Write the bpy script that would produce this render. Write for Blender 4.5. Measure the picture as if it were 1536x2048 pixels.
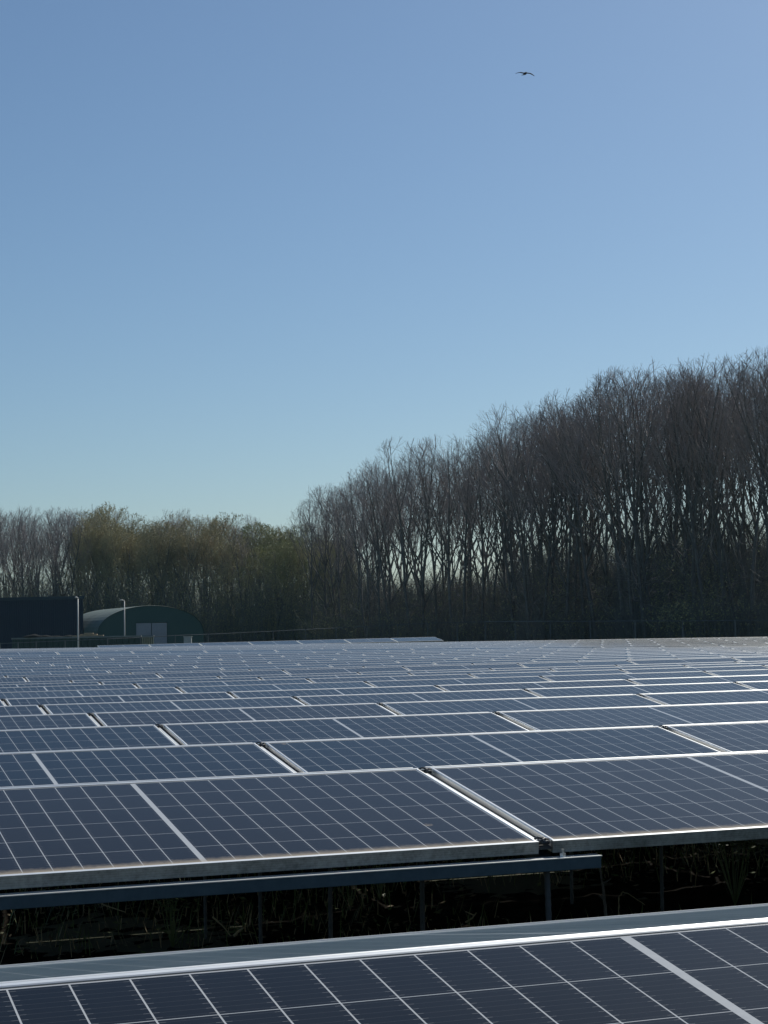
import bpy, bmesh, math, random
import numpy as np
from mathutils import Vector, Matrix, Quaternion
R = math.radians
random.seed(11)
scene = bpy.context.scene
for o in list(bpy.data.objects):
    bpy.data.objects.remove(o, do_unlink=True)
C = scene.collection

# ------------------------------------------------------------------ camera
YAW, TILT = 0.3467, 0.1516                 # direction of the panel rows, slope of the panels
E1 = Vector((math.cos(YAW), math.sin(YAW), 0))
E2 = Vector((-math.sin(YAW), math.cos(YAW), 0))
UPZ = Vector((0, 0, 1))
FPX, CAMH = 3620.0, 1.6
cam_d = bpy.data.cameras.new('camera')
cam = bpy.data.objects.new('camera', cam_d); C.objects.link(cam)
cam_d.sensor_fit = 'HORIZONTAL'; cam_d.sensor_width = 36.0
cam_d.lens = 36.0 * FPX / 1536.0
cam_d.clip_start = 0.05; cam_d.clip_end = 6000
CROT = Matrix.Rotation(0.0053, 4, E1) @ Matrix.Rotation(math.pi / 2 + 0.06087, 4, 'X') @ Matrix.Rotation(-0.01859, 4, 'Z')
cam.matrix_world = Matrix.Translation((0, 0, CAMH)) @ CROT
scene.camera = cam
C3 = CROT.to_3x3()
def ray(px, py):
    return C3 @ Vector(((px - 768) / FPX, -(py - 1024) / FPX, -1))
def at(px, py, Y):
    """point seen at photo pixel (px, py), Y metres ahead"""
    d = ray(px, py); return Vector((0, 0, CAMH)) + d * (Y / d.y)
def pix(p):
    q = C3.transposed() @ (Vector(p) - Vector((0, 0, CAMH)))
    return 768 + FPX * q.x / -q.z, 1024 - FPX * q.y / -q.z

# ------------------------------------------------------------------ sky and sun
SUN_EL, SUN_AZ = R(40), R(33)              # azimuth measured from straight ahead towards the right
w = bpy.data.worlds.new('World'); scene.world = w; w.use_nodes = True
nt = w.node_tree
bg = nt.nodes['Background']
sky = nt.nodes.new('ShaderNodeTexSky'); sky.sky_type = 'NISHITA'; sky.sun_disc = False
sky.sun_elevation = SUN_EL; sky.sun_rotation = SUN_AZ
sky.altitude = 0; sky.air_density = 1.0; sky.dust_density = 0.6; sky.ozone_density = 5.5
wb = nt.nodes.new('ShaderNodeMix'); wb.data_type = 'RGBA'; wb.blend_type = 'MULTIPLY'; wb.inputs[0].default_value = 1
wb.inputs[7].default_value = (1.0, 1.05, 1.03, 1)          # white balance of the photograph
nt.links.new(sky.outputs[0], wb.inputs[6]); nt.links.new(wb.outputs[2], bg.inputs[0]); bg.inputs[1].default_value = 0.0725
sd = Vector((math.sin(SUN_AZ) * math.cos(SUN_EL), math.cos(SUN_AZ) * math.cos(SUN_EL), math.sin(SUN_EL)))
sl = bpy.data.lights.new('sun', 'SUN'); sl.energy = 5.0; sl.angle = R(0.53); sl.color = (1, .97, .89)
so = bpy.data.objects.new('sun', sl); C.objects.link(so)
so.rotation_euler = sd.to_track_quat('Z', 'Y').to_euler(); so.location = (20, 40, 60)
scene.view_settings.view_transform = 'Standard'; scene.view_settings.look = 'None'
scene.view_settings.exposure = 0.0; scene.view_settings.gamma = 1.0
scene.render.engine = 'CYCLES'

# ------------------------------------------------------------------ materials
class NT:
    """small helper round a node tree"""
    def __init__(s, name):
        s.m = bpy.data.materials.new(name); s.m.use_nodes = True
        s.t = s.m.node_tree; s.b = s.t.nodes['Principled BSDF']
    def n(s, typ, **kw):
        x = s.t.nodes.new(typ)
        for k, v in kw.items(): setattr(x, k, v)
        return x
    def val(s, sock, v):
        if isinstance(v, (int, float)): sock.default_value = v
        elif isinstance(v, tuple): sock.default_value = v if len(v) == 4 else (*v, 1)
        else: s.t.links.new(v, sock)
    def math(s, op, a, b=0.0, c=None, clamp=False):
        x = s.n('ShaderNodeMath', operation=op); x.use_clamp = clamp
        s.val(x.inputs[0], a); s.val(x.inputs[1], b)
        if c is not None: s.val(x.inputs[2], c)
        return x.outputs[0]
    def mix(s, f, a, b):
        x = s.n('ShaderNodeMix', data_type='RGBA')
        s.val(x.inputs[0], f); s.val(x.inputs[6], a); s.val(x.inputs[7], b)
        return x.outputs[2]
    def noise(s, scale, detail=4, rough=.6, vec=None, dist=0):
        x = s.n('ShaderNodeTexNoise'); x.inputs['Scale'].default_value = scale
        x.inputs['Detail'].default_value = detail; x.inputs['Roughness'].default_value = rough
        x.inputs['Distortion'].default_value = dist
        if vec is not None: s.t.links.new(vec, x.inputs['Vector'])
        return x.outputs[0]
    def ramp(s, f, lo, hi):
        x = s.n('ShaderNodeMapRange'); s.val(x.inputs[0], f)
        x.inputs[1].default_value = lo; x.inputs[2].default_value = hi
        return x.outputs[0]
    def obj(s):
        return s.n('ShaderNodeTexCoord').outputs['Object']
    def rand(s):
        return s.n('ShaderNodeObjectInfo').outputs['Random']
    def bump(s, h, strength, dist=.01):
        x = s.n('ShaderNodeBump'); x.inputs['Strength'].default_value = strength; x.inputs['Distance'].default_value = dist
        s.t.links.new(h, x.inputs['Height']); s.t.links.new(x.outputs[0], s.b.inputs['Normal'])
    def set(s, **kw):
        for k, v in kw.items(): s.val(s.b.inputs[k.replace('_', ' ')], v)
        return s.m

def mottled(name, c1, c2, scale, rough=.8, metal=0.0, bump=0.0, detail=5, spec=.5, rnd=0.0):
    t = NT(name); v = t.obj()
    f = t.ramp(t.noise(scale, detail, .65, v), .3, .7)
    col = t.mix(f, c1, c2)
    if rnd:
        h = t.n('ShaderNodeHueSaturation'); t.t.links.new(col, h.inputs['Color'])
        t.val(h.inputs['Value'], t.math('MULTIPLY_ADD', t.rand(), rnd, 1 - rnd / 2)); col = h.outputs[0]
    if bump: t.bump(t.noise(scale * 2.3, 4, .6, v), bump)
    return t.set(Base_Color=col, Roughness=rough, Metallic=metal, Specular_IOR_Level=spec)

PU, PV, GD = .0855, .168, .0151            # half cell pitch along and across the panel, middle strip
PW, PH, PT = 2.094, 1.054, .035            # panel outline and frame depth
LMOD = 2.1428

def solar_glass(name, dirt_edge=.06, dirt_max=.85, dust=.009, dirtcol=(.44, .36, .26)):
    t = NT(name); o = t.obj()
    sep = t.n('ShaderNodeSeparateXYZ'); t.t.links.new(o, sep.inputs[0])
    X, Y = sep.outputs[0], sep.outputs[1]
    ax = t.math('ABSOLUTE', X)
    u = t.math('DIVIDE', t.math('SUBTRACT', ax, GD / 2), PU)           # half cell columns counted from the middle
    v = t.math('DIVIDE', t.math('SUBTRACT', .504, Y), PV)              # cell rows counted from the upper edge
    fu = t.math('FRACT', u); fv = t.math('FRACT', v)
    du = t.math('MINIMUM', fu, t.math('SUBTRACT', 1.0, fu)); dv = t.math('MINIMUM', fv, t.math('SUBTRACT', 1.0, fv))
    lu = t.math('LESS_THAN', du, .00135 / PU); lv = t.math('LESS_THAN', dv, .0010 / PV)
    inx = t.math('MULTIPLY', t.math('GREATER_THAN', u, 0.012), t.math('LESS_THAN', u, 11.985))
    iny = t.math('MULTIPLY', t.math('GREATER_THAN', v, 0.006), t.math('LESS_THAN', v, 5.994))
    inside = t.math('MULTIPLY', inx, iny)
    cellm = t.math('MULTIPLY', inside, t.math('SUBTRACT', 1.0, t.math('MAXIMUM', lu, lv)))
    # ribbons that run along the row, with their bright solder ends near each cell edge
    fb = t.math('FRACT', t.math('MULTIPLY', fv, 9.0))
    bar = t.math('LESS_THAN', t.math('ABSOLUTE', t.math('SUBTRACT', fb, .5)), .026)
    ends = t.math('LESS_THAN', du, .13)
    barf = t.math('MULTIPLY', bar, t.math('MULTIPLY_ADD', ends, .45, .10))
    rn = t.rand()
    cellc = t.mix(rn, (.0010, .0042, .0080), (.0090, .0072, .0066))
    mp = t.n('ShaderNodeMapping'); t.t.links.new(o, mp.inputs[0])
    cid = t.n('ShaderNodeTexWhiteNoise', noise_dimensions='3D')
    cmb = t.n('ShaderNodeCombineXYZ'); t.val(cmb.inputs[0], t.math('FLOOR', t.math('MULTIPLY', u, t.math('SIGN', X)))); t.val(cmb.inputs[1], t.math('FLOOR', v)); t.val(cmb.inputs[2], rn)
    t.t.links.new(cmb.outputs[0], cid.inputs[0])
    hs = t.n('ShaderNodeHueSaturation'); t.t.links.new(cellc, hs.inputs['Color'])
    t.val(hs.inputs['Value'], t.math('MULTIPLY_ADD', cid.outputs[0], .3, .85))
    c = t.mix(barf, hs.outputs[0], (.30, .30, .30))
    sheet = t.mix(t.noise(60, 3, .6, o), (.34, .355, .37), (.46, .47, .475))
    edge_band = t.math('GREATER_THAN', t.math('ABSOLUTE', Y), .5072)
    sheet = t.mix(edge_band, sheet, (.05, .05, .055))  # dark band between the outer cells and the frame
    c = t.mix(cellm, sheet, c)
    # dust film, dirt collected along the lower edge, a few droppings and smears
    off = t.n('ShaderNodeVectorMath', operation='ADD'); t.t.links.new(o, off.inputs[0])
    cm2 = t.n('ShaderNodeCombineXYZ'); t.val(cm2.inputs[0], t.math('MULTIPLY', rn, 37.0)); t.val(cm2.inputs[1], t.math('MULTIPLY', rn, 91.0))
    t.t.links.new(cm2.outputs[0], off.inputs[1]); ov = off.outputs[0]
    n1 = t.noise(3.0, 6, .65, ov); n2 = t.noise(34.0, 5, .7, ov)
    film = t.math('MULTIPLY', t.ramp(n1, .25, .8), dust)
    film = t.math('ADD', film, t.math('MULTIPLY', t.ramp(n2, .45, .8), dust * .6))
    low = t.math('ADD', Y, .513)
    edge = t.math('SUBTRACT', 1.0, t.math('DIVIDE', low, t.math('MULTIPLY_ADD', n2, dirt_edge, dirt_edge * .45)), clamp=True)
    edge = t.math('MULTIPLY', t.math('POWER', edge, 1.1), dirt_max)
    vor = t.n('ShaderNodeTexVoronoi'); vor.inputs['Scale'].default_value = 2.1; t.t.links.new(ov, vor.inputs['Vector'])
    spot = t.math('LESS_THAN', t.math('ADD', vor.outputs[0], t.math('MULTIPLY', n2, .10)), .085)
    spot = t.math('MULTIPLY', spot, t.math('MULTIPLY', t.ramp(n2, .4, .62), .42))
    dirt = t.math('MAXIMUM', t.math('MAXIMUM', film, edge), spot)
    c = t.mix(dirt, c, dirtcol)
    rough = t.math('MULTIPLY_ADD', dirt, .5, t.math('MULTIPLY_ADD', n1, .06, .07))
    t.bump(t.noise(420, 2, .5, o), .02, .0006)
    return t.set(Base_Color=c, Roughness=rough, IOR=1.17, Sheen_Weight=.50, Sheen_Roughness=.15, Sheen_Tint=(1, .95, .80), Coat_Weight=.055, Coat_Roughness=.36, Coat_IOR=1.4)

M = {}
M['glass'] = solar_glass('solar_cells_under_glass')
M['glass_woodside'] = solar_glass('solar_cells_under_pale_sheen_glass', .10, .8, .075, (.40, .43, .45))  # grey-blue film and strong sheen stand in for the sky's reflection
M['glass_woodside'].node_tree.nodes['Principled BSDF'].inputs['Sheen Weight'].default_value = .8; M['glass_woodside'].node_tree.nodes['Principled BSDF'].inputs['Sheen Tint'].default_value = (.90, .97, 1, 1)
M['glass_dirty'] = solar_glass('solar_cells_under_dirty_glass', .20, .8, .10, (.42, .40, .36))
M['glass_dirty'].node_tree.nodes['Principled BSDF'].inputs['Sheen Tint'].default_value = (.80, .92, 1, 1)
M['alu'] = mottled('anodised_aluminium', (.78, .78, .76), (.88, .88, .86), 9, .42, .75, 0.0)
def stained_alu():
    t = NT('stained_frame_aluminium'); v = t.obj()
    sep = t.n('ShaderNodeSeparateXYZ'); t.t.links.new(v, sep.inputs[0])
    n = t.noise(16, 6, .75, v); n2 = t.noise(70, 4, .7, v)
    ridge = t.math('MULTIPLY_ADD', t.math('SINE', t.math('MULTIPLY', sep.outputs[2], 900.0)), .5, .5)
    f = t.math('ADD', t.math('MULTIPLY', t.ramp(n, .35, .7), .55), t.math('MULTIPLY', t.ramp(n2, .4, .7), .3))
    f = t.math('ADD', f, t.math('MULTIPLY', ridge, .15))
    c = t.mix(f, (.50, .47, .40), (.11, .105, .085))
    return t.set(Base_Color=c, Roughness=.6, Metallic=.25)
M['alu_stained'] = stained_alu()
M['steel'] = mottled('galvanised_steel', (.045, .078, .098), (.07, .11, .135), 26, .5, .2, .05)
M['rod'] = mottled('dull_steel_rod', (.05, .056, .062), (.09, .095, .10), 40, .7, .2, .1)
M['black'] = mottled('black_plastic', (.03, .03, .032), (.09, .09, .09), 60, .45)
M['seam_shade'] = mottled('dark_grey_seam_shade', (.035, .035, .033), (.075, .07, .062), 14, .8)
M['zinc'] = mottled('zinc_bolt', (.6, .6, .6), (.8, .8, .8), 30, .3, .9)
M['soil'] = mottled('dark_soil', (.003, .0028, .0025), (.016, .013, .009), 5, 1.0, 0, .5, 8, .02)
M['grassland'] = mottled('rough_grass', (.035, .045, .018), (.075, .075, .035), .8, .95, 0, .3, 8)
M['weed'] = mottled('weed_leaf', (.06, .10, .025), (.13, .15, .05), 6, .55, 0, 0, 4, .4, .5)
M['litter'] = mottled('dry_leaf_litter', (.08, .064, .036), (.17, .135, .08), 7, .85, 0, 0, 4, .3, .5)
M['straw'] = mottled('dry_stem', (.22, .17, .09), (.36, .29, .17), 12, .8)
M['bark'] = mottled('grey_bark', (.085, .08, .075), (.18, .165, .15), 2.0, .9, 0, .4, 6, .3, .35)
M['twig'] = mottled('bare_twigs', (.22, .19, .185), (.36, .31, .29), 1.2, .85, 0, 0, 3, .3, .35)
M['twig_olive'] = mottled('budding_twigs', (.26, .23, .16), (.38, .34, .22), 1.2, .85, 0, 0, 3, .3, .3)
M['leaf_olive'] = mottled('young_olive_leaves', (.29, .26, .13), (.39, .35, .19), .9, .7, 0, 0, 3, .3, .3)
M['leaf_green'] = mottled('young_green_leaves', (.26, .27, .10), (.35, .36, .15), .9, .7, 0, 0, 3, .3, .3)
M['leaf_russet'] = mottled('russet_catkins', (.27, .18, .08), (.35, .25, .13), .9, .8, 0, 0, 3, .3, .3)
M['brush'] = mottled('undergrowth_stems', (.11, .108, .105), (.21, .20, .18), .7, .9, 0, 0, 4, .3)
M['brush_green'] = mottled('undergrowth_leaves', (.28, .29, .12), (.40, .40, .19), .5, .8, 0, 0, 4, .3)
M['navy'] = mottled('navy_cladding', (.0006, .0070, .028), (.001, .0085, .032), .6, .55, 0, 0)
M['navy_trim'] = mottled('navy_trim', (.012, .026, .045), (.016, .03, .05), 2, .5)
M['shed'] = mottled('green_sheet_metal', (.026, .070, .070), (.038, .086, .082), .5, .5, .1)
M['shed_roof'] = mottled('pale_green_roof', (.08, .11, .095), (.14, .165, .14), .8, .6, .1)  # paler and greyer than the shed walls
M['door'] = mottled('grey_door_paint', (.26, .28, .32), (.32, .34, .37), .9, .6)
M['skip'] = mottled('dark_green_paint', (.018, .042, .036), (.030, .055, .045), .7, .55)
M['lip'] = mottled('sunlit_rim_tone', (.16, .18, .17), (.24, .25, .23), 3, .7)  # sunlight on the top edge put into a lighter colour
M['wood'] = mottled('old_planks', (.28, .20, .12), (.42, .33, .22), 2.5, .85)
M['heap'] = mottled('grey_tarpaulin', (.014, .016, .017), (.028, .03, .03), 1.6, 1.0, 0, 0, 5, .05)
M['pole'] = mottled('pale_lamp_pole', (.48, .46, .42), (.60, .58, .54), 4, .5)
M['fence'] = mottled('fence_steel', (.09, .10, .11), (.15, .16, .165), 3, .6, .2)
M['feather'] = mottled('black_feathers', (.006, .006, .009), (.012, .012, .015), 12, .9, 0, 0, 5, .1)
M['cabinet'] = mottled('pale_cabinet', (.36, .38, .38), (.44, .45, .45), 3, .6)

# ------------------------------------------------------------------ helpers
class MB:
    """collects shapes, then links them as ONE mesh object"""
    def __init__(s): s.v = []; s.f = []; s.mi = []
    def quadstrip(s, rings, closed=True, caps=True, mi=0):
        b = len(s.v); n = len(rings[0])
        for r in rings: s.v.extend(r)
        for i in range(len(rings) - 1):
            for j in range(n if closed else n - 1):
                k = (j + 1) % n
                s.f.append((b + i*n + j, b + i*n + k, b + (i+1)*n + k, b + (i+1)*n + j)); s.mi.append(mi)
        if caps and closed:
            s.f.append(tuple(b + j for j in reversed(range(n)))); s.mi.append(mi)
            s.f.append(tuple(b + (len(rings)-1)*n + j for j in range(n))); s.mi.append(mi)
    def box(s, lo, hi, mi=0):
        x0, y0, z0 = lo; x1, y1, z1 = hi
        s.quadstrip([[(x0,y0,z0),(x1,y0,z0),(x1,y1,z0),(x0,y1,z0)], [(x0,y0,z1),(x1,y0,z1),(x1,y1,z1),(x0,y1,z1)]], mi=mi)
    def tube(s, pts, rad, sides=6, caps=True, mi=0):
        pts = [Vector(p) for p in pts]; rings = []
        for i, p in enumerate(pts):
            d = (pts[min(i+1, len(pts)-1)] - pts[max(i-1, 0)]).normalized()
            a = d.cross(UPZ if abs(d.z) < .9 else Vector((1, 0, 0))).normalized(); b2 = d.cross(a)
            r = rad[i] if isinstance(rad, (list, tuple)) else rad
            rings.append([tuple(p + (a*math.cos(t) + b2*math.sin(t))*r) for t in (2*math.pi*k/sides for k in range(sides))])
        s.quadstrip(rings, caps=caps, mi=mi)
    def poly(s, pts, mi=0):
        b = len(s.v); s.v.extend(tuple(p) for p in pts); s.f.append(tuple(range(b, b + len(pts)))); s.mi.append(mi)
    def build(s, name, mat, parent=None, smooth=False, bevel=0):
        me = bpy.data.meshes.new(name)
        me.from_pydata(s.v, [], s.f)
        for m in (mat if isinstance(mat, (list, tuple)) else [mat]): me.materials.append(m)
        if any(s.mi): me.polygons.foreach_set('material_index', s.mi)
        if smooth: me.polygons.foreach_set('use_smooth', [True] * len(s.f))
        me.update()
        o = bpy.data.objects.new(name, me); C.objects.link(o)
        if parent: o.parent = parent
        if bevel:
            b = o.modifiers.new('bevel', 'BEVEL'); b.width = bevel; b.segments = 2; b.limit_method = 'ANGLE'
        return o
def tag(o, label=None, cat=None, group=None, kind=None):
    if label: o['label'] = label
    if cat: o['category'] = cat
    if group: o['group'] = group
    if kind: o['kind'] = kind
    return o
def empty(name, loc=(0, 0, 0), rz=0.0):
    o = bpy.data.objects.new(name, None); o.location = loc; o.rotation_euler = (0, 0, rz)
    o.empty_display_size = .2; C.objects.link(o); return o
def copy_tree(o, parent=None):
    c = o.copy(); C.objects.link(c)
    if parent: c.parent = parent
    for ch in list(o.children): copy_tree(ch, c)
    return c
ONES = ['', 'first','second','third','fourth','fifth','sixth','seventh','eighth','ninth','tenth','eleventh','twelfth','thirteenth','fourteenth','fifteenth','sixteenth','seventeenth','eighteenth','nineteenth']
def nth(n):
    if n < 20: return ONES[n]
    t = {2:'twent', 3:'thirt', 4:'fort', 5:'fift'}[n // 10]
    return t + 'ieth' if n % 10 == 0 else t + 'y-' + ONES[n % 10]

# ------------------------------------------------------------------ the ground
g = MB(); S = 3000
g.poly([(-S, -200, 0), (S, -200, 0), (S, S, 0), (-S, S, 0)])
tag(g.build('ground', M['grassland']), kind='structure')
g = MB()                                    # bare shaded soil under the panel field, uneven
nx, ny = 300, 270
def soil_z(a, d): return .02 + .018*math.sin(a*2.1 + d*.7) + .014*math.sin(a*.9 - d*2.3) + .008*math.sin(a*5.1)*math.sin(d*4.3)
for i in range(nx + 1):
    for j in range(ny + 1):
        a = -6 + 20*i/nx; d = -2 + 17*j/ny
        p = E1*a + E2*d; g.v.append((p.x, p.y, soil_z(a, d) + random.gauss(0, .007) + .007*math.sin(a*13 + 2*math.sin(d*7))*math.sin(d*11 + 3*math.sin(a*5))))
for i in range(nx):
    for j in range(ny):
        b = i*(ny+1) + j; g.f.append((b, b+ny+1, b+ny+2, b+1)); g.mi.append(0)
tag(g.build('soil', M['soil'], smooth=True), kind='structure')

# ------------------------------------------------------------------ solar panels
def make_panel(name, glassmat, framemat):
    root = empty(name)
    f = MB(); x, y, l, lt = PW/2, PH/2, .0105, .0155; zt = .0026
    # frame: four extrusions with a lip on top, butted
    f.box((-x, -y, -PT), (x, -y + lt, zt - .001), mi=1)
    def bar(p0, p1, out, width):
        # folded aluminium bar with a rounded outer top edge, from p0 to p1, outer side towards 'out'
        p0, p1, o_ = Vector(p0), Vector(p1), Vector(out); rd_ = .0045; pr = [(0, -PT), (0, zt - rd_)]
        pr += [(rd_*(1 - math.cos(t)), zt - rd_ + rd_*math.sin(t)) for t in (R(22), R(45), R(68), R(90))]
        pr += [(width - .002, zt), (width, zt - .0015), (width, -PT)]
        f.quadstrip([[tuple(p - o_*a_ + UPZ*b_) for a_, b_ in pr] for p in (p0, p1)])
    bar((x, y, 0), (-x, y, 0), (0, 1, 0), lt)
    bar((-x, y - lt, 0), (-x, -y + lt, 0), (-1, 0, 0), l); bar((x, -y + lt, 0), (x, y - lt, 0), (1, 0, 0), l)
    f.box((-x, -y - .0004, zt - .001), (x, -y + lt, zt))
    fr = f.build('frame', [M['alu'], framemat], root, True)
    es = fr.modifiers.new('sharp', 'EDGE_SPLIT'); es.split_angle = R(35)
    s = MB(); s.poly([(-x + l, -y + lt, 0), (x - l, -y + lt, 0), (x - l, y - lt, 0), (-x + l, y - lt, 0)])
    s.poly([(-x + l, y - lt, -.006), (x - l, y - lt, -.006), (x - l, -y + lt, -.006), (-x + l, -y + lt, -.006)])
    s.build('glass', glassmat, root)
    return root
panel0 = make_panel('solar_panel', M['glass'], M['alu_stained'])
# the narrow bright rail in the seam right of a panel and the dark plugs lying at both its ends
r = MB(); xr = PW/2 + .017
r.box((xr - .0045, -PH/2 + .05, -.017), (xr + .0045, PH/2 - .05, -.007))
r.build('seam_rail', M['alu'], panel0)
r = MB(); r.box((PW/2 + .0015, -PH/2 + .004, -.024), (PW/2 + .0465, PH/2 - .004, -.0175)); r.build('seam_shade_strip', M['seam_shade'], panel0)  # dark strip laid in the seam for the shade between frames
def clamp_mb(q):
    c = MB(); yy = q*(PH/2 - .026)
    c.box((PW/2 + .006, yy - .010, -.012), (PW/2 + .044, yy + .010, -.001))
    c.tube([(PW/2 + .000, yy + .008, .002), (PW/2 + .012, yy + .010, .006), (PW/2 + .028, yy - .001, .005), (PW/2 + .044, yy - .007, .003)], .0034, 6)
    c.tube([(PW/2 + .008, yy - .016, .000), (PW/2 + .024, yy - .006, .005), (PW/2 + .042, yy + .008, .002)], .0032, 6)
    return c
clamp_mb(1).build('cable_plug', M['black'], panel0, True)
cb = clamp_mb(-1).build('cable_plug', M['black'], panel0, True)
panel0.hide_render = False

ZT = [(2.554, -.4805), (6.144, -.501), (8.30, -.519), (10.46, -.523), (12.62, -.533), (14.79, -.543), (16.97, -.556), (19.13, -.556),
      (21.30, -.564), (23.45, -.584), (25.61, -.606), (29.12, -.613), (31.2, -.632), (40., -.600), (50., -.53), (60., -.49), (73., -.455), (95., -.40)]
def interp(T, x):
    for (a, p), (b, q) in zip(T, T[1:]):
        if x <= b: return p + (q - p)*(x - a)/(b - a)
    return T[-1][1]
def row_z(d, a):
    s = interp([(0, 0), (30, 0), (52, -.0135), (66, -.0065), (95, -.0065)], d)
    return CAMH + interp(ZT, d) + s*(a - .37*d)
row_ds = [2.554] + [6.144 + 2.163*k for k in range(10)] + [29.12 + 2.075*k for k in range(10)] + [51.6 + 2.12*k for k in range(9)]
row_ds[11+2-2+0] = 29.12
rng = random.Random(5)
def place_panel(d, a, rear=False, jit=0.0):
    """matrix of a panel whose upper cell edge lies at perpendicular distance d, centred at a along the row"""
    z = row_z(d, a); sl = (row_z(d, a + .5) - row_z(d, a - .5))
    th = TILT + jit
    ex = (E1 + UPZ*sl).normalized()
    if not rear:
        ey = E2*math.cos(th) + UPZ*math.sin(th)
        top = E1*a + E2*d + UPZ*z
    else:
        ex = -ex; ey = -E2*math.cos(th) + UPZ*math.sin(th)
        top = E1*a + E2*(d + .023 + (.008 if d < 4 else .040) + .023) + UPZ*(z + (-.001 if d < 4 else 0))
    ez = ex.cross(ey).normalized(); ey = ez.cross(ex)
    c = top - ey*.504
    return Matrix(((ex.x, ey.x, ez.x, c.x), (ex.y, ey.y, ez.y, c.y), (ex.z, ey.z, ez.z, c.z), (0, 0, 0, 1)))
todo = []
for ri, d in enumerate(row_ds):
    ac = 1.306 if ri == 0 else (1.289 if ri <= 10 else 1.17)
    for m in range(-8, 40):
        a = ac + m*LMOD
        p0, _ = pix(E1*(a - LMOD/2) + E2*d + UPZ*row_z(d, a)); p1, _ = pix(E1*(a + LMOD/2) + E2*d + UPZ*row_z(d, a))
        q0, _ = pix(E1*(a - LMOD/2) + E2*(d - 1) + UPZ*row_z(d, a)); q1, _ = pix(E1*(a + LMOD/2) + E2*(d - 1) + UPZ*row_z(d, a))
        e = 30 if ri < 7 else 0; er = 1.1*LMOD*FPX/d if 0 < ri < 7 else 0
        if max(p1, q1) > -e and min(p0, q0) < 1536 + e + er: todo.append((ri, d, a))
rows = {}
for t in todo: rows.setdefault(t[0], []).append(t)
nreal = 0; used0 = False
far = []
for ri in sorted(rows):
    lst = rows[ri]; n = len(lst)
    for k, (_, d, a) in enumerate(lst):
        jit = (rng.uniform(-.007, .007) + ((ri*7919) % 13 - 6)*.0012) if ri > 1 else 0
        mw = place_panel(d, a, False, jit)
        if nreal >= 296: far.append(mw); continue
        nreal += 1
        if not used0: o = panel0; used0 = True
        else: o = copy_tree(panel0)
        o.matrix_world = mw
        pos = nth(k + 1) + ' from the left' if n > 1 else 'only one'
        if ri == 0:
            lab = 'dark blue solar panel of the front row at the bottom edge, ' + pos if n > 1 else 'large dark blue solar panel along the bottom edge, in front of the weedy gap'
        elif ri == 1:
            lab = 'solar panel with grimy front frame just behind the weedy gap, ' + pos
        else:
            lab = 'dusty solar panel in the ' + nth(ri) + ' row behind the weedy gap, ' + pos
        tag(o, lab, 'solar panel', 'solar panels facing the camera in rows')
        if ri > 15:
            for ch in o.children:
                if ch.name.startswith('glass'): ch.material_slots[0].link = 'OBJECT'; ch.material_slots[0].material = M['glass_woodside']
        if ri > 12:
            for ch in list(o.children):
                if ch.name.startswith('cable_plug'): bpy.data.objects.remove(ch, do_unlink=True)
# rear slopes of the nearest rows: they carry the same panels turned the other way
panel1 = make_panel('solar_panel', M['glass_dirty'], M['alu'])
used1 = False
for ri in range(0, 7):
    for k, (_, d, a) in enumerate(rows[ri]):
        o = panel1 if not used1 else copy_tree(panel1); used1 = True
        o.matrix_world = place_panel(d, a, True)
        if ri == 0: lab = 'solar panel sloping away behind the front ridge, a thin grey strip, ' + nth(k + 1) + ' from the left'
        else: lab = 'rear solar panel sloping away behind the ridge of row ' + nth(ri) + ', ' + nth(k + 1) + ' from left'
        tag(o, lab, 'solar panel', 'solar panels sloping away from the camera')
# the panels beyond the first 300
if far:
    fm = MB(); x, y = PW/2, PH/2
    for mw in far:
        for lo, hi, mi in (((-x, -y, -PT), (x, -y + .0105, .0012), 1), ((-x, y - .0105, -PT), (x, y, .0012), 1), ((-x, -y + .0105, -PT), (-x + .0105, y - .0105, .0012), 1), ((x - .0105, -y + .0105, -PT), (x, y - .0105, .0012), 1), ((-x + .0105, -y + .0105, -.004), (x - .0105, y - .0105, 0), 0), ((-.008, -y + .0105, 0), (.008, y - .0105, .0006), 1)):
            b = len(fm.v); fm.box(lo, hi, mi)
            for q in range(b, len(fm.v)): fm.v[q] = tuple(mw @ Vector(fm.v[q]))
    plain = mottled('far_solar_glass', (.010, .014, .026), (.016, .017, .024), 1.0, .15); plain.node_tree.nodes['Principled BSDF'].inputs['Sheen Weight'].default_value = .9; plain.node_tree.nodes['Principled BSDF'].inputs['Sheen Roughness'].default_value = .17  # strong sheen in place of the missing sky reflection
    tag(fm.build('solar_panels', [plain, M['alu']]), 'the most distant solar panels along the far edge of the field', 'solar panels', kind='stuff')
print('PANELS', nreal, 'far', len(far))

# raised last row at the far left
LD = 74.5
k = 0
for m in range(0, 40):
    a = 2.42 + m*LMOD
    pt = E1*a + E2*LD
    zl = None
    px, _ = pix(pt + UPZ*1.3)
    if px < 165 or px > 860: continue
    yt = 1292.5 + (px - 142)*(1273.5 - 1292.5)/(885 - 142)
    c = at(px, yt, pt.y)
    if k == 0: last0 = make_panel('solar_panel', M['glass'], M['alu_stained']); o = last0
    else: o = copy_tree(last0)
    ex = (E1 + UPZ*.004).normalized(); th = TILT
    ey = E2*math.cos(th) + UPZ*math.sin(th); ez = ex.cross(ey).normalized(); ey = ez.cross(ex)
    cc = c - ey*.527
    o.matrix_world = Matrix(((ex.x, ey.x, ez.x, cc.x), (ex.y, ey.y, ez.y, cc.y), (ex.z, ey.z, ez.z, cc.z), (0, 0, 0, 1)))
    k += 1
    tag(o, 'raised solar panel in the last row before the trees, ' + nth(k) + ' from its left end', 'solar panel', 'solar panels of the raised last row')

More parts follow.
